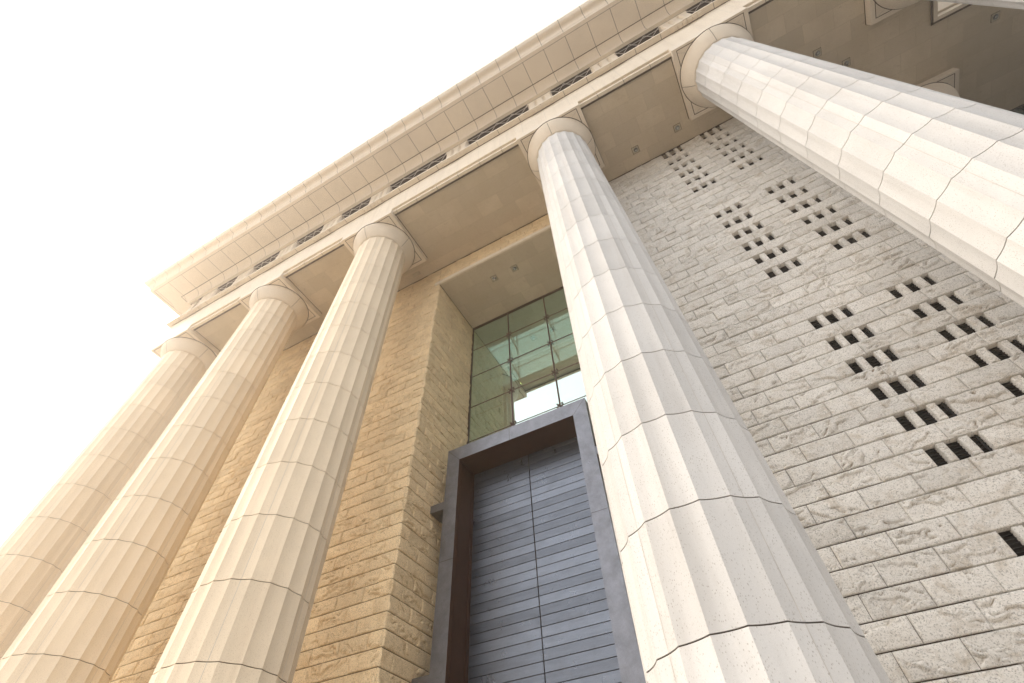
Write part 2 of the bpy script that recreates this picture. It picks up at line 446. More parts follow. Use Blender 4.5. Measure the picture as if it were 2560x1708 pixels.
class Masonry:
    def __init__(s): s.V = []; s.F = []; s.n = 0; s.bid = 0
    def block(s, u0, u1, z0, z1, place, nx, nz, depth=0.06, prot=0.045, calm=1.0):
        """one split-face block; place(u, z, h) -> xyz arrays"""
        s.bid += 1
        u0 += GAP * 0.65; u1 -= GAP * 0.65; z0 += GAP * 1.7; z1 -= GAP * 1.7
        if u1 - u0 < 0.02 or z1 - z0 < 0.02: return
        def lin(a, b, n, e):
            t = np.linspace(0, 1, n)
            q = np.concatenate([[0, e / (b - a)], t[1:-1] * (1 - 2 * e / (b - a)) + e / (b - a), [1 - e / (b - a), 1]])
            return a + (b - a) * q
        U = lin(u0, u1, nx, min(0.014, (u1 - u0) / 5)); Z = lin(z0, z1, nz, min(0.014, (z1 - z0) / 5))
        uu, zz = np.meshgrid(U, Z)
        sd_ = int(rng.integers(1, 100000))
        ang = rng.normal(0, 0.35)
        a = uu * math.cos(ang) + zz * math.sin(ang); c = -uu * math.sin(ang) + zz * math.cos(ang)
        n1 = fbm(a * 1.25 + 0.55 * vnoise(c * 7, a * 4, sd_ + 5), c * 4.6 + 0.5 * vnoise(a * 9, c * 9, sd_ + 9), sd_, 4)
        stepn = 1.5 + rng.random() * 1.8
        t = n1 * stepn; fl = np.floor(t); fr = t - fl
        ter = (fl + np.clip((fr - 0.80) / 0.12, 0, 1) * 0.92 + fr * 0.08 - 0.25 * np.clip((fr - 0.6) / 0.2, 0, 1) * (fr < 0.82)) / stepn
        n2 = fbm(uu * 9, zz * 13, sd_ + 31, 3)
        lowz = np.clip((zz - z0) / (z1 - z0), 0, 1)
        tilt = rng.normal(0, 0.012) * (uu - (u0 + u1) / 2) / (u1 - u0) * 2
        h = prot * 0.95 + 0.088 * calm * (ter - 0.45) + 0.014 * calm * (n2 - 0.5) + tilt
        h = h - 0.022 * np.clip((0.34 - lowz) / 0.34, 0, 1) * (0.2 + n1) - 0.012 * np.clip((lowz - 0.6) / 0.4, 0, 1)
        h = np.clip(h, 0.008, 0.082)
        # edge: dips quickly to the sawn joint
        eu = np.minimum(uu - u0, u1 - uu); ez = np.minimum(zz - z0, z1 - zz)
        et = np.clip((z1 - zz) / 0.03, 0, 1); eb = np.clip((zz - z0) / 0.012, 0, 1); es = np.clip(eu / 0.02, 0, 1)
        rag = 0.7 + 0.6 * fbm(uu * 14, zz * 14, sd_ + 77, 2)
        e = np.minimum(np.minimum(et * (2 - et), (0.55 + 0.45 * eb)), 0.15 + 0.85 * es) * rag
        h = 0.004 + np.maximum(h - 0.004, 0.004) * np.clip(e, 0, 1)
        P = place(uu.ravel(), zz.ravel(), h.ravel())
        ny, nn = uu.shape
        base = s.n
        s.V.append(P)
        i = np.arange(ny - 1)[:, None] * nn + np.arange(nn - 1)[None, :]
        q = np.stack([i, i + 1, i + nn + 1, i + nn], -1).reshape(-1, 4) + base
        s.F.append(q); s.n += len(P)
        # sawn sides
        ring = np.concatenate([np.arange(nn), np.arange(1, ny) * nn + nn - 1, (ny - 1) * nn + np.arange(nn - 2, -1, -1), np.arange(ny - 2, 0, -1) * nn])
        ru = uu.ravel()[ring]; rz = zz.ravel()[ring]
        front = base + ring
        B = place(ru, rz, np.full(len(ring), -depth))
        bi = s.n + np.arange(len(ring)); s.V.append(B); s.n += len(B)
        s.F.append(np.stack([np.roll(front, -1), front, bi, np.roll(bi, -1)], -1))
    def build(s, name, mat, parent, origin=None):
        V = np.concatenate(s.V); F = np.concatenate(s.F)
        off = np.array(parent.matrix_world.translation)
        me = bpy.data.meshes.new(name)
        me.vertices.add(len(V)); me.vertices.foreach_set('co', (V - off).ravel())
        me.loops.add(F.size); me.loops.foreach_set('vertex_index', F.astype(np.int32).ravel())
        me.polygons.add(len(F)); me.polygons.foreach_set('loop_start', np.arange(0, F.size, 4, dtype=np.int32))
        me.materials.append(mat)
        me.update(calc_edges=True)
        o = bpy.data.objects.new(name, me); C.objects.link(o); o.parent = parent
        return o

def front(u, z, h): return np.stack([u, YW - h, z], -1)
def side_right(u, z, h): return np.stack([np.full_like(u, -8.82) + h, u, z], -1)       # faces +X
def side_left(u, z, h): return np.stack([np.full_like(u, -2.38) - h, u, z], -1)        # faces -X (mirror of the other jamb)

def lod(z, u=0):
    d = math.hypot(z, 10.0, u * 0.8)
    if d < 13: return 44, 22
    if d < 16: return 34, 17
    if d < 20: return 24, 12
    return 16, 9

def joints(lo, hi, x0):
    """block spans in [lo,hi] with joints at x0 + n*0.914"""
    n0 = math.ceil((lo - x0) / 0.914 + 1e-6)
    xs = [lo]
    x = x0 + n0 * 0.914
    while x < hi - 1e-6:
        if x - xs[-1] > 0.05: xs.append(x)
        x += 0.914
    if hi - xs[-1] < 0.05: xs[-1] = hi
    else: xs.append(hi)
    return list(zip(xs[:-1], xs[1:]))

HOLE_ROWS = {2, 0, -2, -4, 6, 8, 10, 12, 14, 16, 22, 24, 26, 28, 30, 32, 38, 40, 42, 44, 46, 48}
XR0, XR1 = -2.38, 9.8     # right wall
right_wall = empty('stone_wall', (4.0, YW, GZ), "grey split-face granite wall pierced by two stacks of small square slots, behind the right-hand columns", "wall")
mw = Masonry()
for k in range(K0, K1):
    z0, z1 = Zc(k), Zc(k + 1)
    if k == K1 - 1: z1 = 23.19
    x0 = 1.667 if k % 2 == 0 else 1.210
    for (a, b) in joints(XR0, XR1, x0):
        nx, nz = lod((z0 + z1) / 2, (a + b) / 2)
        inhole = k in HOLE_ROWS and (abs(a - 3.495) < 0.03 or abs(a - 5.323) < 0.03)
        dp = 0.24 if 2.5 < (a + b) / 2 < 7.2 else 0.06
        if inhole:
            for (p, q) in ((0.20, 0.354), (0.578, 0.736)):
                mw.block(a + p, a + q, z0, z1, front, max(6, nx // 3), nz, dp, 0.035, 0.7)
        else:
            mw.block(a, b, z0, z1, front, nx, nz, dp)
mw.build('granite_facing', M['granite_grey'], right_wall)
core = MB()
zt = 23.2
for (a, b, y) in ((XR0, 2.56, YW + 0.008), (7.2, XR1, YW + 0.008)):
    core.box((a, y, GZ), (b, y + 0.4, zt), 0)
core.box((2.561, YW + 0.225, GZ), (7.199, YW + 0.6, zt), 0)
core.box((XR0, YW + 0.61, GZ), (XR1, 13.2, zt), 1)
core.build('wall_core', [M['joint'], M['granite_grey']], right_wall)
for cx in (3.495, 5.323):
    for k in sorted(HOLE_ROWS):
        z0, z1 = Zc(k), Zc(k + 1)
        lv = MB()
        for j in range(6):
            z = z0 + 0.02 + j * (z1 - z0 - 0.02) / 6
            lv.box((cx - 0.03, YW + 0.105, z), (cx + 0.95, YW + 0.145, z + 0.012), 1)
        lv.box((cx - 0.04, YW + 0.135, z0 - 0.01), (cx + 0.96, YW + 0.155, z1 + 0.01), 0)
        lv.box((cx + 0.86, YW + 0.09, z0 - 0.005), (cx + 0.89, YW + 0.134, z1 + 0.005), 1)
        lv.build('louvre', [M['slot_dark'], M['louvre']], right_wall, (cx, YW, z0))

XL0, XL1 = -21.0, -8.82
left_wall = empty('stone_wall', (-15.0, YW, GZ), "golden split-face granite wall behind the left-hand columns, its corner turning in beside the door", "wall")
mw = Masonry()
for k in range(K0, K1):
    z0, z1 = Zc(k), Zc(k + 1)
    if k == K1 - 1: z1 = 23.19
    x0 = XL1 if k % 2 == 0 else XL1 - 0.457
    for (a, b) in joints(XL0, XL1, x0):
        nx, nz = lod((z0 + z1) / 2, (a + b) / 2)
        mw.block(a, b, z0, z1, front, nx, nz)
    y0 = YW + 0.457 if k % 2 == 0 else YW
    if z0 < 21.55:
        for (a, b) in joints(YW, 13.26, y0):
            nx, nz = lod((z0 + z1) / 2, 9)
            mw.block(a, b, z0, min(z1, 21.57), side_right, nx, nz)
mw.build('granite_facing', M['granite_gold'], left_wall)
core = MB(); core.box((XL0, YW + 0.008, GZ), (XL1 - 0.008, 13.26, 23.2))
core.build('wall_core', M['joint'], left_wall)

# mirror jamb of the doorway, behind the middle column
jamb = MB()
mw = Masonry()
for k in range(K0, K1):
    z0, z1 = Zc(k), Zc(k + 1)
    y0 = YW + 0.457 if k % 2 == 0 else YW
    if z0 < 21.55:
        for (a, b) in joints(YW, 13.26, y0): mw.block(a, b, z0, min(z1, 21.57), side_left, 14, 8)
mw.build('jamb_facing', M['granite_grey'], right_wall)

lintel = empty('stone_lintel', (XC, YW, 21.6), "narrow band of golden split-face granite spanning above the doorway recess with a rounded lower moulding", "lintel")
mw = Masonry()
lz = [21.87, Zc(47), Zc(48), 23.19]
for i in range(3):
    for (a, b) in joints(XL1, XR0, XL1 + (0.457 if i % 2 else 0)):
        mw.block(a, b, lz[i], lz[i + 1], front, 16, 8)
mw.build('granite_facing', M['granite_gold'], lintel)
core = MB(); core.box((XL1 + 0.001, YW + 0.008, 21.72), (XR0 - 0.001, YW + 0.5, 23.2)); core.build('lintel_core', M['joint'], lintel)
mo = MB()
prof = [(0.02, 21.60), (-0.05, 21.60), (-0.085, 21.64), (-0.10, 21.70), (-0.09, 21.76), (-0.06, 21.80), (-0.055, 21.86), (0.05, 21.86)]
V = [(x, YW + o, z) for x in (-9.06, -2.14) for (o, z) in prof]
n = len(prof)
mo.add(V, [(i, i + 1, n + i + 1, n + i) for i in range(n - 1)] + [tuple(range(n))[::-1], tuple(range(n, 2 * n))], 0)
mo.build('moulding', M['trim'], lintel)

# ------------------------------------------------------------------ ceilings
pc = empty('portico_ceiling', (-5, 8, ZS), "tan stone-slab ceiling of the colonnade spanning from the column tops to the walls", "ceiling")
s = MB()
TH = 0.12
gx0, gx1, gy = -26.45 + 0.30, 15.25 - 0.30, YF + 0.30
s.box((gx0, gy, ZS), (gx1, 10.37, ZS + TH))
s.box((gx0, 10.3705, ZS), (34, 13.6, ZS + TH)); s.box((9.8, 13.6005, ZS), (34, 20, ZS + TH))
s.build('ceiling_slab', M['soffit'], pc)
# dark shadow gap where the ceiling meets the walls
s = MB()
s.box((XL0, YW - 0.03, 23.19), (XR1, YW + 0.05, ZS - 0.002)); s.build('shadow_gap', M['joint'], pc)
# small junction box on the ceiling behind the third column
jb = empty('junction_box', (-10.2, 9.62, ZS), "small grey box fixed to the ceiling behind the third column from the left", "box")
s = MB(); s.bbox((-10.42, 9.50, ZS - 0.07), (-9.98, 9.68, ZS - 0.002), 0.01); s.box((-10.35, 9.54, ZS - 0.075), (-10.22, 9.64, ZS - 0.069), 0)
s.build('box_body', M['lamp_plate'], jb)

rc = empty('recess_ceiling', (XC, 11.6, 21.6), "smooth tan stone ceiling of the door recess above the green window", "ceiling")
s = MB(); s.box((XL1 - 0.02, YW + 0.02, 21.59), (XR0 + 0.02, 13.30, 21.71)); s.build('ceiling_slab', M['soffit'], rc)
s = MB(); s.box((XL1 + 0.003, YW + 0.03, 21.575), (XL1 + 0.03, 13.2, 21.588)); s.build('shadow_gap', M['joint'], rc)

# ------------------------------------------------------------------ recessed ceiling lights
def ceiling_light(x, y, z, label):
    e = empty('ceiling_light', (x, y, z), label, "ceiling light", "recessed square ceiling lights")
    a = 0.165
    p = MB(); p.box((x - a, y - a, z - 0.006), (x + a, y + a, z - 0.002)); p.build('shadow_edge', M['joint'], e)
    p = MB(); p.bbox((x - a + 0.018, y - a + 0.018, z - 0.022), (x + a - 0.018, y + a - 0.018, z - 0.0055), 0.004)
    p.build('cover_plate', M['lamp_plate'], e)
    p = MB(); p.lathe([(0.105, z - 0.0225), (0.105, z - 0.034), (0.085, z - 0.036), (0.080, z - 0.026), (0.04, z - 0.0235), (0.0, z - 0.0235)], x, y, 24)
    p.build('trim_ring', M['chrome'], e)
    p = MB(); p.lathe([(0.0, z - 0.075), (0.025, z - 0.072), (0.042, z - 0.055), (0.045, z - 0.035), (0.03, z - 0.0236)], x, y + 0.01, 16)
    p.build('bulb', M['chrome'], e)
ceiling_light(2.52, 9.175, ZS, "square ceiling light nearer the middle column, above the slotted wall")
ceiling_light(4.535, 9.175, ZS, "square ceiling light beside the big right column's capital, above the slotted wall")
ceiling_light(10.64, 9.16, ZS, "square ceiling light just above the big right column's shaft, the fully visible one")
ceiling_light(11.70, 10.16, ZS, "square ceiling light half hidden by the upper edge of the big right column's shaft")
ceiling_light(-6.19, 11.07, 21.59, "left one of the two square lights over the green window")
ceiling_light(-5.01, 11.07, 21.59, "right one of the two square lights over the green window")
ceiling_light(17.35, 11.36, ZS, "square ceiling light cut by the right edge of the picture, in the dark ceiling")

# ------------------------------------------------------------------ columns
def col_r(Z):
    z = (Z / 0.9914) / 20
    return 0.9914 * (1.363 - 0.1783 * z + 0.0177 * z * z)
DRUMS = [8.436 + 1.5685 * k for k in range(-6, 9)]
def make_column(x, y, mat, jm, label):
    c = empty('column', (x, y, GZ), label, "column", "fluted columns of the portico")
    s = MB()
    zs = [GZ] + [z for z in DRUMS if z > GZ + 0.2] + [22.16]
    nf, ns = 20, 7
    g = 0.0095
    for d in range(len(zs) - 1):
        za, zb = zs[d] + (g if d else 0), zs[d + 1] - g
        for k in range(nf):
            V = []
            for z in (za, zb):
                Rr = col_r(z)
                for i in range(ns + 1):
                    u = i / ns
                    th = rad(-9 + 18 * (k + u))
                    r = Rr * (1 - 0.034 * math.sin(math.pi * u) ** 0.85)
                    V.append((x + r * math.cos(th), y + r * math.sin(th), z))
            s.add(V, [(i, i + 1, ns + 2 + i, ns + 1 + i) for i in range(ns)], 0, True)
            # arris and flute lips at the bed joints
            for (zz, off, flip) in ((za, 0, True), (zb, ns + 1, False)):
                top = [V[off + i] for i in range(ns + 1)]
                Ri = col_r(zz) * 0.955 - 0.02
                inn = [(x + Ri * math.cos(rad(-9 + 18 * (k + i / ns))), y + Ri * math.sin(rad(-9 + 18 * (k + i / ns))), zz) for i in range(ns + 1)]
                s.add(top + inn, [((i, i + 1, ns + 2 + i, ns + 1 + i) if not flip else (i + 1, i, ns + 1 + i, ns + 2 + i)) for i in range(ns)], 0)
        # joint bed, set back behind the arrises
        if d:
            r0 = col_r(zs[d]); n = nf * ns; V = []
            for zz in (zs[d] - g - 0.002, zs[d] + g + 0.002):
                for i in range(n):
                    u = (i % ns) / ns; th = rad(-9 + 18 * (i // ns + u))
                    r = r0 * (1 - 0.034 * math.sin(math.pi * u) ** 0.85) - 0.02
                    V.append((x + r * math.cos(th), y + r * math.sin(th), zz))
            s.add(V, [(i, (i + 1) % n, n + (i + 1) % n, n + i) for i in range(n)], 1)
        # upright joints in five of the flutes
        for th in (-126, -54, 18, 90, 162):
            t = rad(th); w = 0.0045
            for z in (za,):
                ra = col_r(za) * 0.9665 + 0.0005; rb = col_r(zb) * 0.9665 + 0.0005
                tx, ty = -math.sin(t), math.cos(t)
                V = []
                for (r, z_) in ((ra, za), (rb, zb)):
                    for sg in (-1, 1):
                        V.append((x + r * math.cos(t) + sg * w * tx, y + r * math.sin(t) + sg * w * ty, z_))
                V = [(p[0] + math.cos(t) * 0.002, p[1] + math.sin(t) * 0.002, p[2]) for p in V]
                s.add(V, [(0, 1, 3, 2)], 2)
    s.build('shaft', [mat, jm, M['joint_pale']], c)
    # echinus
    s = MB()
    zt_ = ZB - 0.012
    pr = [(1.10, 22.13), (1.10, 22.20), (1.185, 22.20), (1.20, 22.215)]
    for i in range(1, 11):
        t = i / 10
        pr.append((1.20 + 0.335 * t + 0.03 * math.sin(math.pi * t), 22.215 + (zt_ - 22.215 - 0.10) * t ** 1.05))
    pr += [(1.548, zt_ - 0.06), (1.548, zt_ - 0.012), (1.535, zt_), (1.50, zt_), (1.50, ZB + 0.001)]
    s.lathe(pr, x, y, 96, 0)
    for i in range(4):     # four upright joints
        t = rad(90 * i); w = 0.008
        tx, ty = -math.sin(t), math.cos(t)
        V = []
        for (r, z) in pr[2:-2]:
            for sg in (-1, 1): V.append((x + (r + 0.003) * math.cos(t) + sg * w * tx, y + (r + 0.003) * math.sin(t) + sg * w * ty, z - 0.001))
        s.add(V, [(2*j, 2*j+1, 2*j+3, 2*j+2) for j in range(len(V)//2 - 1)], 1)
    s.lathe([(1.49, ZB - 0.003), (1.572, ZB - 0.003)], x, y, 96, 1)
    s.build('echinus', [M['soffit_trim'], M['joint']], c)
    # abacus
    s = MB(); h = 1.55
    s.bbox((x - h, YF + (y - AY) - 0.004, ZB), (x + h, YF + (y - AY) + 3.06, 23.40), 0.008, 0)
    y0_, y1_ = YF + (y - AY), YF + (y - AY) + 3.06
    w = 0.013; i_ = 0.17; zq = ZB - 0.003
    for (a0, b0, a1, b1) in ((x - h + i_, y0_ + i_ * .5, x - h + i_ + 2*w, y1_ - i_), (x + h - i_ - 2*w, y0_ + i_ * .5, x + h - i_, y1_ - i_),
                             (x - h + i_, y1_ - i_ - 2*w, x + h - i_, y1_ - i_), (x - h + i_, y0_ + i_ * .5, x + h - i_, y0_ + i_ * .5 + 2*w)):
        s.box((a0, b0, zq), (a1, b1, ZB + 0.004), 1)
    for (sx, sy) in ((-1, -1), (1, -1), (1, 1), (-1, 1)):    # corner joints, slightly skewed
        p0 = Vector((x + sx * (h - i_ - 0.03), (y0_ + y1_) / 2 + sy * (1.53 - i_ - 0.03), zq)); p1 = Vector((x + sx * 1.02, (y0_ + y1_) / 2 + sy * 1.18, zq))
        d = (p1 - p0).normalized(); o_ = Vector((-d.y, d.x, 0)) * 0.006
        s.add([tuple(p0 + o_), tuple(p0 - o_), tuple(p1 - o_), tuple(p1 + o_)], [(0, 1, 2, 3)], 2)
    # dark gap between abacus and ceiling slab
    for (a0, b0, a1, b1) in ((x - h - 0.03, y0_ + 0.33, x - h + 0.002, y1_), (x + h - 0.002, y0_ + 0.33, x + h + 0.03, y1_), (x - h, y1_ - 0.002, x + h, y1_ + 0.025)):
        s.box((a0, b0, ZS - 0.006), (a1, b1, ZS + 0.02), 1)
    s.build('abacus', [M['soffit_trim'], M['joint'], M['joint_pale']], c)
    return c

labels = ["leftmost fluted cream column, at the outer corner under the end of the cornice",
          "second fluted cream column from the left, between the corner column and the third",
          "third fluted cream column from the left, standing just left of the brick-like pier and door",
          "fluted pale column in the middle, standing between the metal door and the slotted wall",
          "big fluted white column slanting across the top right, nearest the viewer",
          "column mostly out of the picture, only its capital corner showing at the top right"]
for i, x in enumerate(COLX):
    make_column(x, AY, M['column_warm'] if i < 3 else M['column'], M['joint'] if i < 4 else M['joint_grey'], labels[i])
make_column(14.3, 14.14, M['column'], M['joint_grey'], "shaded column behind the big right column, only a corner of its square top showing")

# ------------------------------------------------------------------ entablature
ent = empty('entablature', (-5.6, YF, 23.0), "cream stone beam and deep overhanging cornice resting on the row of columns", "entablature")
PATH = [(-26.45, 24.0), (-26.45, YF), (15.25, YF), (15.25, 10.05), (34.0, 10.05)]
def offset_path(o):
    pts = []
    P = [Vector((a, b)) for a, b in PATH]
    dirs = [(P[i + 1] - P[i]).normalized() for i in range(len(P) - 1)]
    nrm = [Vector((d.y, -d.x)) for d in dirs]      # outward (right of travel: left side faces -X, front faces -Y)
    for i in range(len(P)):
        if i == 0: q = P[0] + nrm[0] * o
        elif i == len(P) - 1: q = P[-1] + nrm[-1] * o
        else:
            n0, n1 = nrm[i - 1], nrm[i]
            q = P[i] + (n0 + n1) * (o / (1 + n0.dot(n1)))
        pts.append(q)
    return pts
# walking from back-left to front means travelling -Y first: right-hand normal is -X
def sweep(mb, prof, mat=0, closed=True, smooth_rng=None):
    rows = [offset_path(o) for o, z in prof]
    V = []
    for (o, z), r in zip(prof, rows):
        for q in r: V.append((q.x, q.y, z))
    n = len(PATH); m = len(prof)
    F = []
    for j in range(m if closed else m - 1):
        j2 = (j + 1) % m
        for i in range(n - 1): F.append((j*n+i, j*n+i+1, j2*n+i+1, j2*n+i))
    mb.add(V, F, mat)
    if closed:
        mb.add([V[j*n] for j in range(m)], [tuple(range(m))], mat)
        mb.add([V[j*n+n-1] for j in range(m)], [tuple(range(m))[::-1]], mat)
def cross_joints(mb, prof, xs, w, mat, lift=0.003):
    """thin dark joints across the visible part of a profile on the front"""
    n = len(prof); pr = []
    for i, (o, z) in enumerate(prof):
        a = prof[max(0, i - 1)]; b = prof[min(n - 1, i + 1)]
        t = Vector((b[0] - a[0], b[1] - a[1])).normalized()
        nn = Vector((t.y, -t.x))
        if nn.length < 1e-6: nn = Vector((1, 0))
        pr.append((o + nn.x * lift, z + nn.y * lift))
    for x in xs:
        V = []
        for (o, z) in pr:
            V += [(x - w, YF - o, z), (x + w, YF - o, z)]
        mb.add(V, [(2*j, 2*j+1, 2*j+3, 2*j+2) for j in range(n - 1)], mat)

XJ = [-0.566 + 1.195 * k for k in range(-24, 15)]
ar = MB()
vis = [(-0.24, 23.12), (-0.10, 23.12), (-0.10, 23.35), (0.0, 23.35), (0.0, 25.29)]
sweep(ar, [(-0.24, 23.62)] + vis + [(0.0, 25.3), (-1.2, 25.3), (-1.2, 23.62)])
cross_joints(ar, [(-0.24, 23.12), (-0.10, 23.12)], XJ, 0.008, 1)
cross_joints(ar, [(-0.10, 23.125), (-0.10, 23.345)], XJ, 0.006, 1)
cross_joints(ar, [(0.0, 23.36), (0.0, 25.29)], XJ, 0.005, 2, 0.002)
for z in (24.05, 24.7):
    pass
sweep(ar, [(-0.2425, 23.15), (-0.335, 23.15), (-0.335, 23.16), (-0.2425, 23.16)], 1)  # dark strip painted in for the shade inside the groove
ar.build('architrave', [M['trim'], M['joint'], M['joint_pale']], ent)
ta = MB()
tv = [(0.004, 25.303), (0.28, 25.303), (0.28, 25.42)]
sweep(ta, tv + [(0.26, 25.44), (-1.2, 25.44), (-1.2, 25.303)])
cross_joints(ta, tv[:2], XJ, 0.009, 1)
sweep(ta, [(0.0, 25.292), (0.026, 25.292), (0.026, 25.301), (0.0, 25.301)], 1)
ta.build('taenia', [M['soffit_trim'], M['joint']], ent)

TRI = [-24.6, -21.4, -17.8, -14.3, -10.77, -5.6, -0.56, 3.0, 6.6, 10.26, 13.87]
def triglyph(xc):
    t = MB(); w = 0.675; yf = YF - 0.05
    zb, zm, zt2 = 25.44, 27.45, 27.70
    gw, gd = 0.10, 0.11
    xs = [(-w, gd), (-w + gw * 0.9, 0)]
    for c in (-w + 0.45, w - 0.45):
        xs += [(c - gw, 0), (c, gd), (c + gw, 0)]
    xs += [(w - gw * 0.9, 0), (w, gd)]
    V = []
    for z in (zb, zm):
        for (dx, dy) in xs: V.append((xc + dx, yf + dy, z))
    n = len(xs)
    for (dx, dy) in xs: V.append((xc + dx, yf, zm + dy * 0.9))    # sloped groove tops
    F = [(i, i + 1, n + i + 1, n + i) for i in range(n - 1)] + [(n + i, n + i + 1, 2*n + i + 1, 2*n + i) for i in range(n - 1)]
    t.add(V, F)
    t.add([(xc - w, yf, zm), (xc - w, yf + gd, zm), (xc - w, yf, zm + 0.1)], [(0, 1, 2)])
    # upper band closes the grooves
    top = [V[2*n + i] for i in range(n)]
    cap = [(xc + dx, yf, zt2) for (dx, dy) in xs]
    t.add(top + cap, [(i, i + 1, n + i + 1, n + i) for i in range(n - 1)])
    for sx in (-1, 1):
        X = xc + sx * w
        t.add([(X, yf + gd, zb), (X, yf + 0.95, zb), (X, yf + 0.95, zt2), (X, yf, zt2), (X, yf, zm + 0.1), (X, yf + gd, zm)], [tuple(range(6))])
    t.add([(xc - w, yf + 0.95, zb), (xc + w, yf + 0.95, zb), (xc + w, yf + 0.95, zt2), (xc - w, yf + 0.95, zt2)], [(0, 1, 2, 3)])
    o = t.build('triglyph', M['trim'], ent, (xc, yf, zb))
    gt = MB()
    gt.box((xc - w, YF - 0.235, 25.275), (xc + w, YF - 0.03, 25.3025))
    for i in range(6):
        x = xc - w + 0.115 + i * (2 * w - 0.23) / 5
        a, b = 0.082, 0.094; z0_, z1_ = 25.17, 25.275
        y0_, y1_ = YF - 0.225, YF - 0.06
        gt.add([(x - b, y0_ - 0.004, z0_), (x + b, y0_ - 0.004, z0_), (x + b, y1_, z0_), (x - b, y1_, z0_), (x - a, y0_ + 0.008, z1_), (x + a, y0_ + 0.008, z1_), (x + a, y1_, z1_), (x - a, y1_, z1_)],
               [(0, 3, 2, 1), (0, 1, 5, 4), (1, 2, 6, 5), (2, 3, 7, 6), (3, 0, 4, 7)])
    gt.build('guttae', M['trim'], ent, (xc, YF, 25.25))
for xc in TRI: triglyph(xc)
# corner block of the frieze and the plain frieze on the returns
for (a_, b_) in (((-26.40, YF + 0.02, 25.44), (-25.95, YF + 0.9, 27.7)), ((-26.38, YF + 2.0, 25.44), (-25.9, 22, 27.7)), ((14.80, YF + 0.02, 25.44), (15.20, YF + 0.9, 27.7)),
                 ((14.75, YF + 2.0, 25.44), (15.2, 9.6, 27.7)), ((14.75, 10.1, 25.44), (34, 10.6, 27.7))):
    cb = MB(); cb.box(a_, b_); cb.build('corner_pier', M['trim'], ent, a_)
# crossed steel rods in the open bays of the frieze
gaps = [(-25.95, TRI[0] - 0.675)] + [(TRI[i] + 0.675, TRI[i + 1] - 0.675) for i in range(len(TRI) - 1)]
for (a, b) in gaps[0:]:
    r = MB(); n = max(1, round((b - a) / 1.9))
    n = max(2, round((b - a) / 0.85)); y = YF + 0.02
    for j in range(n):
        xa = a + (b - a) * j / n; xb = a + (b - a) * (j + 1) / n
        r.tube((xa, YF - 0.03, 27.60), (xb, YF + 0.42, 27.62), 0.016, 6)
        r.tube((xb, YF - 0.03, 27.66), (xa, YF + 0.42, 27.64), 0.016, 6)
    r.tube((a, YF + 0.02, 27.56), (b, YF + 0.02, 27.56), 0.012, 6)
    r.build('cross_brace', M['rod'], ent, ((a + b) / 2, y, 25.5))
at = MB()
at.box((-25.3, YF + 1.25, 25.45), (14.2, YF + 1.35, 27.95)); at.box((-25.9, YF - 0.055, 27.90), (14.7, YF + 1.249, 27.945))  # dark sheets stand in for the shade deep inside the frieze openings
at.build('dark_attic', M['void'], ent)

co = MB()
cav = [(0.22 + 0.41 * (1 - math.cos(t * math.pi / 2)) ** 0.9, 27.82 + 0.48 * math.sin(t * math.pi / 2)) for t in [i / 8 for i in range(9)]]
cav[-1] = (0.63, 28.30)
cyma = []
for i in range(11):
    t = i / 10
    cyma.append((2.08 + 0.39 * t, 28.72 + 0.23 * (t + 0.26 * math.sin(2 * math.pi * t))))
low = [(0.06, 27.70), (0.22, 27.70), (0.22, 27.82)] + cav[1:]
mid = [(0.63, 28.30), (1.79, 28.30), (1.80, 28.25), (1.98, 28.25), (1.98, 28.40), (2.05, 28.47), (2.05, 28.54), (2.08, 28.60), (2.08, 28.70)]
up = cyma + [(2.47, 28.97), (2.47, 29.55)]
full = [(0.06, 27.95)] + low + mid[1:] + up + [(2.40, 29.60), (-1.2, 29.75), (-1.2, 27.95)]
sweep(co, full)
cross_joints(co, low[1:], XJ, 0.009, 1)
cross_joints(co, mid[:2], XJ, 0.010, 1)
cross_joints(co, mid[3:] + up[1:-2], XJ, 0.009, 1)
cross_joints(co, up[-2:], XJ, 0.008, 1)
sweep(co, [(0.60, 28.292), (0.635, 28.292), (0.635, 28.31), (0.60, 28.31)], 1)
sweep(co, [(1.775, 28.294), (1.797, 28.294), (1.797, 28.31), (1.775, 28.31)], 1)
sweep(co, [(2.462, 28.945), (2.473, 28.945), (2.473, 28.958), (2.462, 28.958)], 1)
co.build('cornice', [M['soffit_trim'], M['joint']], ent)
rf = MB(); rf.box((-26, YF + 1.0, 29.3), (33, 14.0, 29.7)); rf.build('roof_slab', M['trim'], ent)  # stopped short so sky light can drop into the hall

# ------------------------------------------------------------------ window above the door
YG = 13.29
win = empty('window', (XC, YG, 11.5), "tall green glass window of bolted panes above the metal door", "window")
WX = [-8.80, -6.62, -4.50, -2.40]; WZ = [11.45, 13.55, 15.55, 17.60, 19.65, 21.56]
for i in range(3):
    for j in range(5):
        p = MB(); p.box((WX[i] + 0.012, YG, WZ[j] + 0.012), (WX[i + 1] - 0.012, YG + 0.02, WZ[j + 1] - 0.012))
        p.build('glass_pane', M['glass'], win, ((WX[i] + WX[i+1]) / 2, YG, WZ[j]))
p = MB()
p.box((WX[0] - 0.02, YG - 0.05, WZ[-1] - 0.055), (WX[3] + 0.02, YG + 0.06, WZ[-1] + 0.03))
p.box((WX[0] - 0.03, YG - 0.05, WZ[0]), (WX[0] + 0.05, YG + 0.06, WZ[-1] - 0.056)); p.box((WX[3] - 0.05, YG - 0.05, WZ[0]), (WX[3] + 0.03, YG + 0.06, WZ[-1] - 0.056))
p.build('window_frame', M['bracket_metal'], win)
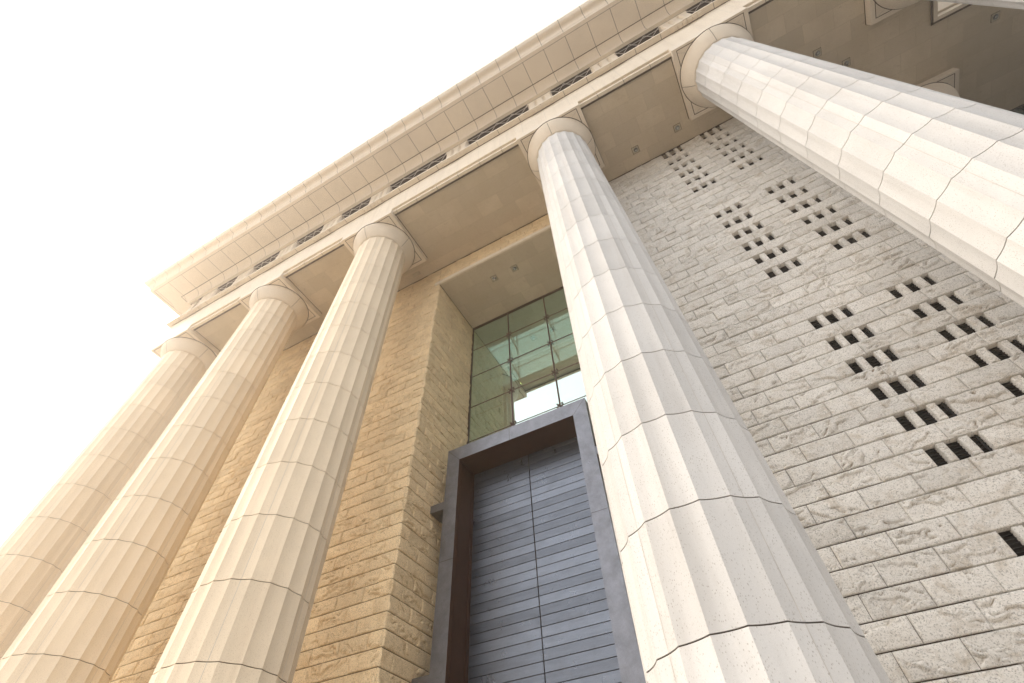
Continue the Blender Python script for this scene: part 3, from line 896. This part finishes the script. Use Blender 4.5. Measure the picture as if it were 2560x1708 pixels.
for x in WX[1:3]:
    p = MB(); p.tube((x, YG - 0.012, WZ[0]), (x, YG - 0.012, WZ[-1] - 0.06), 0.034, 8); p.build('mullion', M['steel'], win, (x, YG, WZ[0]))
for z in WZ[1:-1]:
    p = MB(); p.box((WX[0] + 0.051, YG - 0.01, z - 0.018), (WX[3] - 0.051, YG + 0.021, z + 0.018)); p.build('glazing_bar', M['steel'], win, (XC, YG, z))
for x in WX[1:3]:
    for z in WZ[:-1]:
        p = MB()
        if z == WZ[0]: z += 0.1
        p.lathe([(0.0, z - 0.06), (0.05, z - 0.05), (0.06, z), (0.05, z + 0.05), (0.0, z + 0.06)], x, YG - 0.05, 12)
        for sx in (-1, 1):
            for sz in (-1, 1):
                p.tube((x, YG - 0.05, z), (x + sx * 0.11, YG - 0.03, z + sz * 0.11), 0.018, 6)
                p.tube((x + sx * 0.11, YG - 0.05, z + sz * 0.11), (x + sx * 0.11, YG - 0.001, z + sz * 0.11), 0.03, 8)
        p.build('spider_fitting', M['steel'], win, (x, YG, z))
# steel rods just behind the glass
p = MB()
for z in WZ[1:-1]:
    p.tube((WX[0] + 0.05, YG + 0.55, z + 0.02), (WX[3] - 0.05, YG + 0.55, z + 0.02), 0.022, 6)
    for x in WX[1:3]:
        p.tube((x, YG + 0.021, z), (x + 0.02, YG + 0.9, z - 0.35), 0.03, 6)
        p.tube((x, YG + 0.9, z - 0.33), (x, YG + 0.03, z + 0.9), 0.015, 6)
for x in WX[1:3]: p.tube((x, YG + 0.9, WZ[0]), (x, YG + 0.9, WZ[-1]), 0.02, 6)
p.build('bracing_rods', M['steel'], win)

hall = empty('entrance_hall', (XC, 17, 0), "pale plastered hall interior seen dimly through the green window", "room")
p = MB()
p.box((-9.4, YG + 0.15, 11.4), (-9.0, 20, 22.2)); p.box((-2.2, YG + 0.15, 11.4), (-1.8, 20, 22.2)); p.box((-9.0, 19.6, 11.4), (-2.2, 20, 22.2))
p.build('wall', M['hall'], hall)
p = MB(); p.box((-9.4, YG + 0.1, 21.75), (-1.8, 15.0, 22.0)); p.build('ceiling', M['hall'], hall)  # ends early: unseen opening added behind it to light the hall
for z in (13.4, 17.4, 20.0):
    p = MB(); p.box((-8.99, 16.8, z), (-2.21, 19.59, z + 0.35)); p.build('gallery_floor', M['hall_dark'], hall, (XC, 16.8, z))
for z in (14.7, 18.7):
    p = MB()
    for dz in (0, 0.16, 0.32, 0.48): p.tube((-8.9, 16.75, z - dz), (-2.3, 16.75, z - dz), 0.02, 6)
    p.build('railing', M['steel'], hall, (XC, 16.75, z))

# ------------------------------------------------------------------ door
YD0, YD1 = 11.26, 12.28
DX0, DX1, DZ = -8.26, -2.94, 11.42
IX0, IX1, IZ = -7.77, -3.43, 10.87
door = empty('door', (XC, YD1, GZ), "huge blue-grey metal double door in a deep metal surround, below the green window", "door")
p = MB()
jz = 7.31; gp = 0.006
# face plates, butted with open joints; mitred at the top corners
p.add([(DX0, YD0, jz + gp), (IX0, YD0, jz + gp), (IX0, YD0, IZ - gp), (DX0, YD0, DZ - gp * 2)], [(0, 1, 2, 3)])
p.add([(IX1, YD0, jz + gp), (DX1, YD0, jz + gp), (DX1, YD0, DZ - gp * 2), (IX1, YD0, IZ - gp)], [(0, 1, 2, 3)])
p.add([(DX0 + gp, YD0, DZ), (IX0 + gp, YD0, IZ), (XC - 0.18 - gp, YD0, IZ), (XC - 0.18 - gp, YD0, DZ)], [(0, 1, 2, 3)])
p.add([(XC - 0.18 + gp, YD0, IZ), (IX1 - gp, YD0, IZ), (DX1 - gp, YD0, DZ), (XC - 0.18 + gp, YD0, DZ)], [(0, 1, 2, 3)])
for (a, b) in ((DX0, IX0), (IX1, DX1)):
    for (z0, z1) in ((GZ, 3.2 - gp), (3.2 + gp, jz - gp)):
        p.add([(a, YD0, z0), (b, YD0, z0), (b, YD0, z1), (a, YD0, z1)], [(0, 1, 2, 3)])
# outer sides and top
p.add([(DX0, YD0, GZ), (DX0, YD0, DZ), (DX0, YG - 0.06, DZ), (DX0, YG - 0.06, GZ)], [(0, 1, 2, 3)])
p.add([(DX1, YD0, GZ), (DX1, YD0, DZ), (DX1, YG - 0.06, DZ), (DX1, YG - 0.06, GZ)], [(0, 3, 2, 1)])
p.add([(DX0, YD0, DZ), (DX1, YD0, DZ), (DX1, YG - 0.06, DZ), (DX0, YG - 0.06, DZ)], [(0, 1, 2, 3)])
p.box((DX0 + 0.01, YD0 + 0.012, GZ), (IX0 - 0.03, YG - 0.07, DZ - 0.56), 1); p.box((IX1 + 0.03, YD0 + 0.012, GZ), (DX1 - 0.01, YG - 0.07, DZ - 0.56), 1)
p.box((DX0 + 0.01, YD0 + 0.012, IZ + 0.03), (DX1 - 0.01, YG - 0.07, DZ - 0.01), 1)
p.build('frame', [M['frame'], M['joint']], door)
rv = MB()
def reveal(y0, y1, inset):
    rv.add([(IX0 + inset, y0, GZ), (IX0 + inset, y0, IZ - inset), (IX0 + inset, y1, IZ - inset), (IX0 + inset, y1, GZ)], [(0, 3, 2, 1)])
    rv.add([(IX1 - inset, y0, GZ), (IX1 - inset, y0, IZ - inset), (IX1 - inset, y1, IZ - inset), (IX1 - inset, y1, GZ)], [(0, 1, 2, 3)])
    rv.add([(IX0 + inset, y0, IZ - inset), (IX1 - inset, y0, IZ - inset), (IX1 - inset, y1, IZ - inset), (IX0 + inset, y1, IZ - inset)], [(0, 3, 2, 1)])
reveal(YD0, YD0 + 0.15, 0.0); reveal(YD0 + 0.15, YD1 - 0.15, -0.012); reveal(YD1 - 0.15, YD1 + 0.05, 0.0)
for y in (YD0 + 0.15, YD1 - 0.15):
    rv.box((IX0 - 0.012, y - 0.006, GZ), (IX0 + 0.010, y + 0.006, IZ - 0.0)); rv.box((IX1 - 0.010, y - 0.006, GZ), (IX1 + 0.012, y + 0.006, IZ))
rv.build('reveal', M['bracket_metal'], door)
for (a, b) in ((IX0, XC - 0.012), (XC + 0.012, IX1)):
    lf = MB()
    z = 9.69 + 0.2573 * 5
    zs_ = []
    while z > GZ + 0.3:
        zs_.append(z); z -= 0.2573
    lf.box((a, YD1 + 0.03, GZ), (b, YD1 + 0.08, IZ + 0.05), 1)
    for z in zs_:
        z1 = min(z, IZ + 0.02)
        if z1 - (z - 0.2573) < 0.03: continue
        lf.bbox((a + 0.002, YD1, z - 0.2573 + 0.007), (b - 0.002, YD1 + 0.029, z1 - 0.007), 0.004, 0)
    lf.build('door_leaf', [M['door'], M['joint']], door, ((a + b) / 2, YD1, GZ))
for (a, b) in ((XL1 + 0.02, DX0 - 0.002), (DX1 + 0.002, XR0 - 0.02)):
    for zz in (9.09, 4.2):
        bk = MB(); bk.bbox((a, YD0 + 0.01, zz), (b, YD0 + 0.85, zz + 0.28), 0.006); bk.build('side_bracket', M['frame'], door, ((a + b) / 2, YD0, zz))

# ------------------------------------------------------------------ glazed wall of the wing, far right
wg = empty('glass_wall', (22, 15.95, GZ), "dark green glazed wall under the shaded ceiling at the right edge", "wall")
p = MB(); p.box((9.85, 15.95, GZ), (34, 16.05, ZS - 0.12)); p.build('glass_pane', M['darkglass'], wg)
p = MB(); p.box((9.85, 15.90, ZS - 0.12), (34, 16.06, ZS - 0.002))
for k in range(12): p.box((10.5 + k * 2.0, 15.91, GZ), (10.58 + k * 2.0, 15.949, ZS - 0.121))
p.build('glazing_frame', M['louvre'], wg)

# small lit lamp hanging inside the hall
hl = empty('hall_lamp', (-6.75, 14.6, 17.3), "tiny lit yellow lamp hanging behind the green window", "lamp")
m_, nt_, b_ = new_mat('lamp_glow'); b_.inputs['Emission Color'].default_value = (1.0, 0.72, 0.25, 1); b_.inputs['Emission Strength'].default_value = 9.0
p = MB(); p.lathe([(0.0, 17.27), (0.025, 17.28), (0.032, 17.31), (0.025, 17.34), (0.0, 17.36)], -6.75, 14.6, 12); p.build('bulb', m_, hl)
p = MB(); p.tube((-6.75, 14.6, 17.361), (-6.75, 14.6, 21.7), 0.008, 6); p.build('cable', M['steel'], hl)

# ------------------------------------------------------------------ haze volume added for a warm flare glow at the left
hz = bpy.data.materials.new('haze_air'); hz.use_nodes = True
hn = hz.node_tree; hn.nodes.clear()
ho = hn.nodes.new('ShaderNodeOutputMaterial'); hv = hn.nodes.new('ShaderNodeVolumePrincipled')
hv.inputs['Color'].default_value = (1.0, 0.90, 0.79, 1); hv.inputs['Density'].default_value = 0.0042; hv.inputs['Anisotropy'].default_value = 0.87
hn.links.new(hv.outputs['Volume'], ho.inputs['Volume'])
hb = MB(); hb.box((-205, -205, GZ - 1.0), (205, 205, 31.0))
tag(hb.build('haze', hz), kind='stuff')
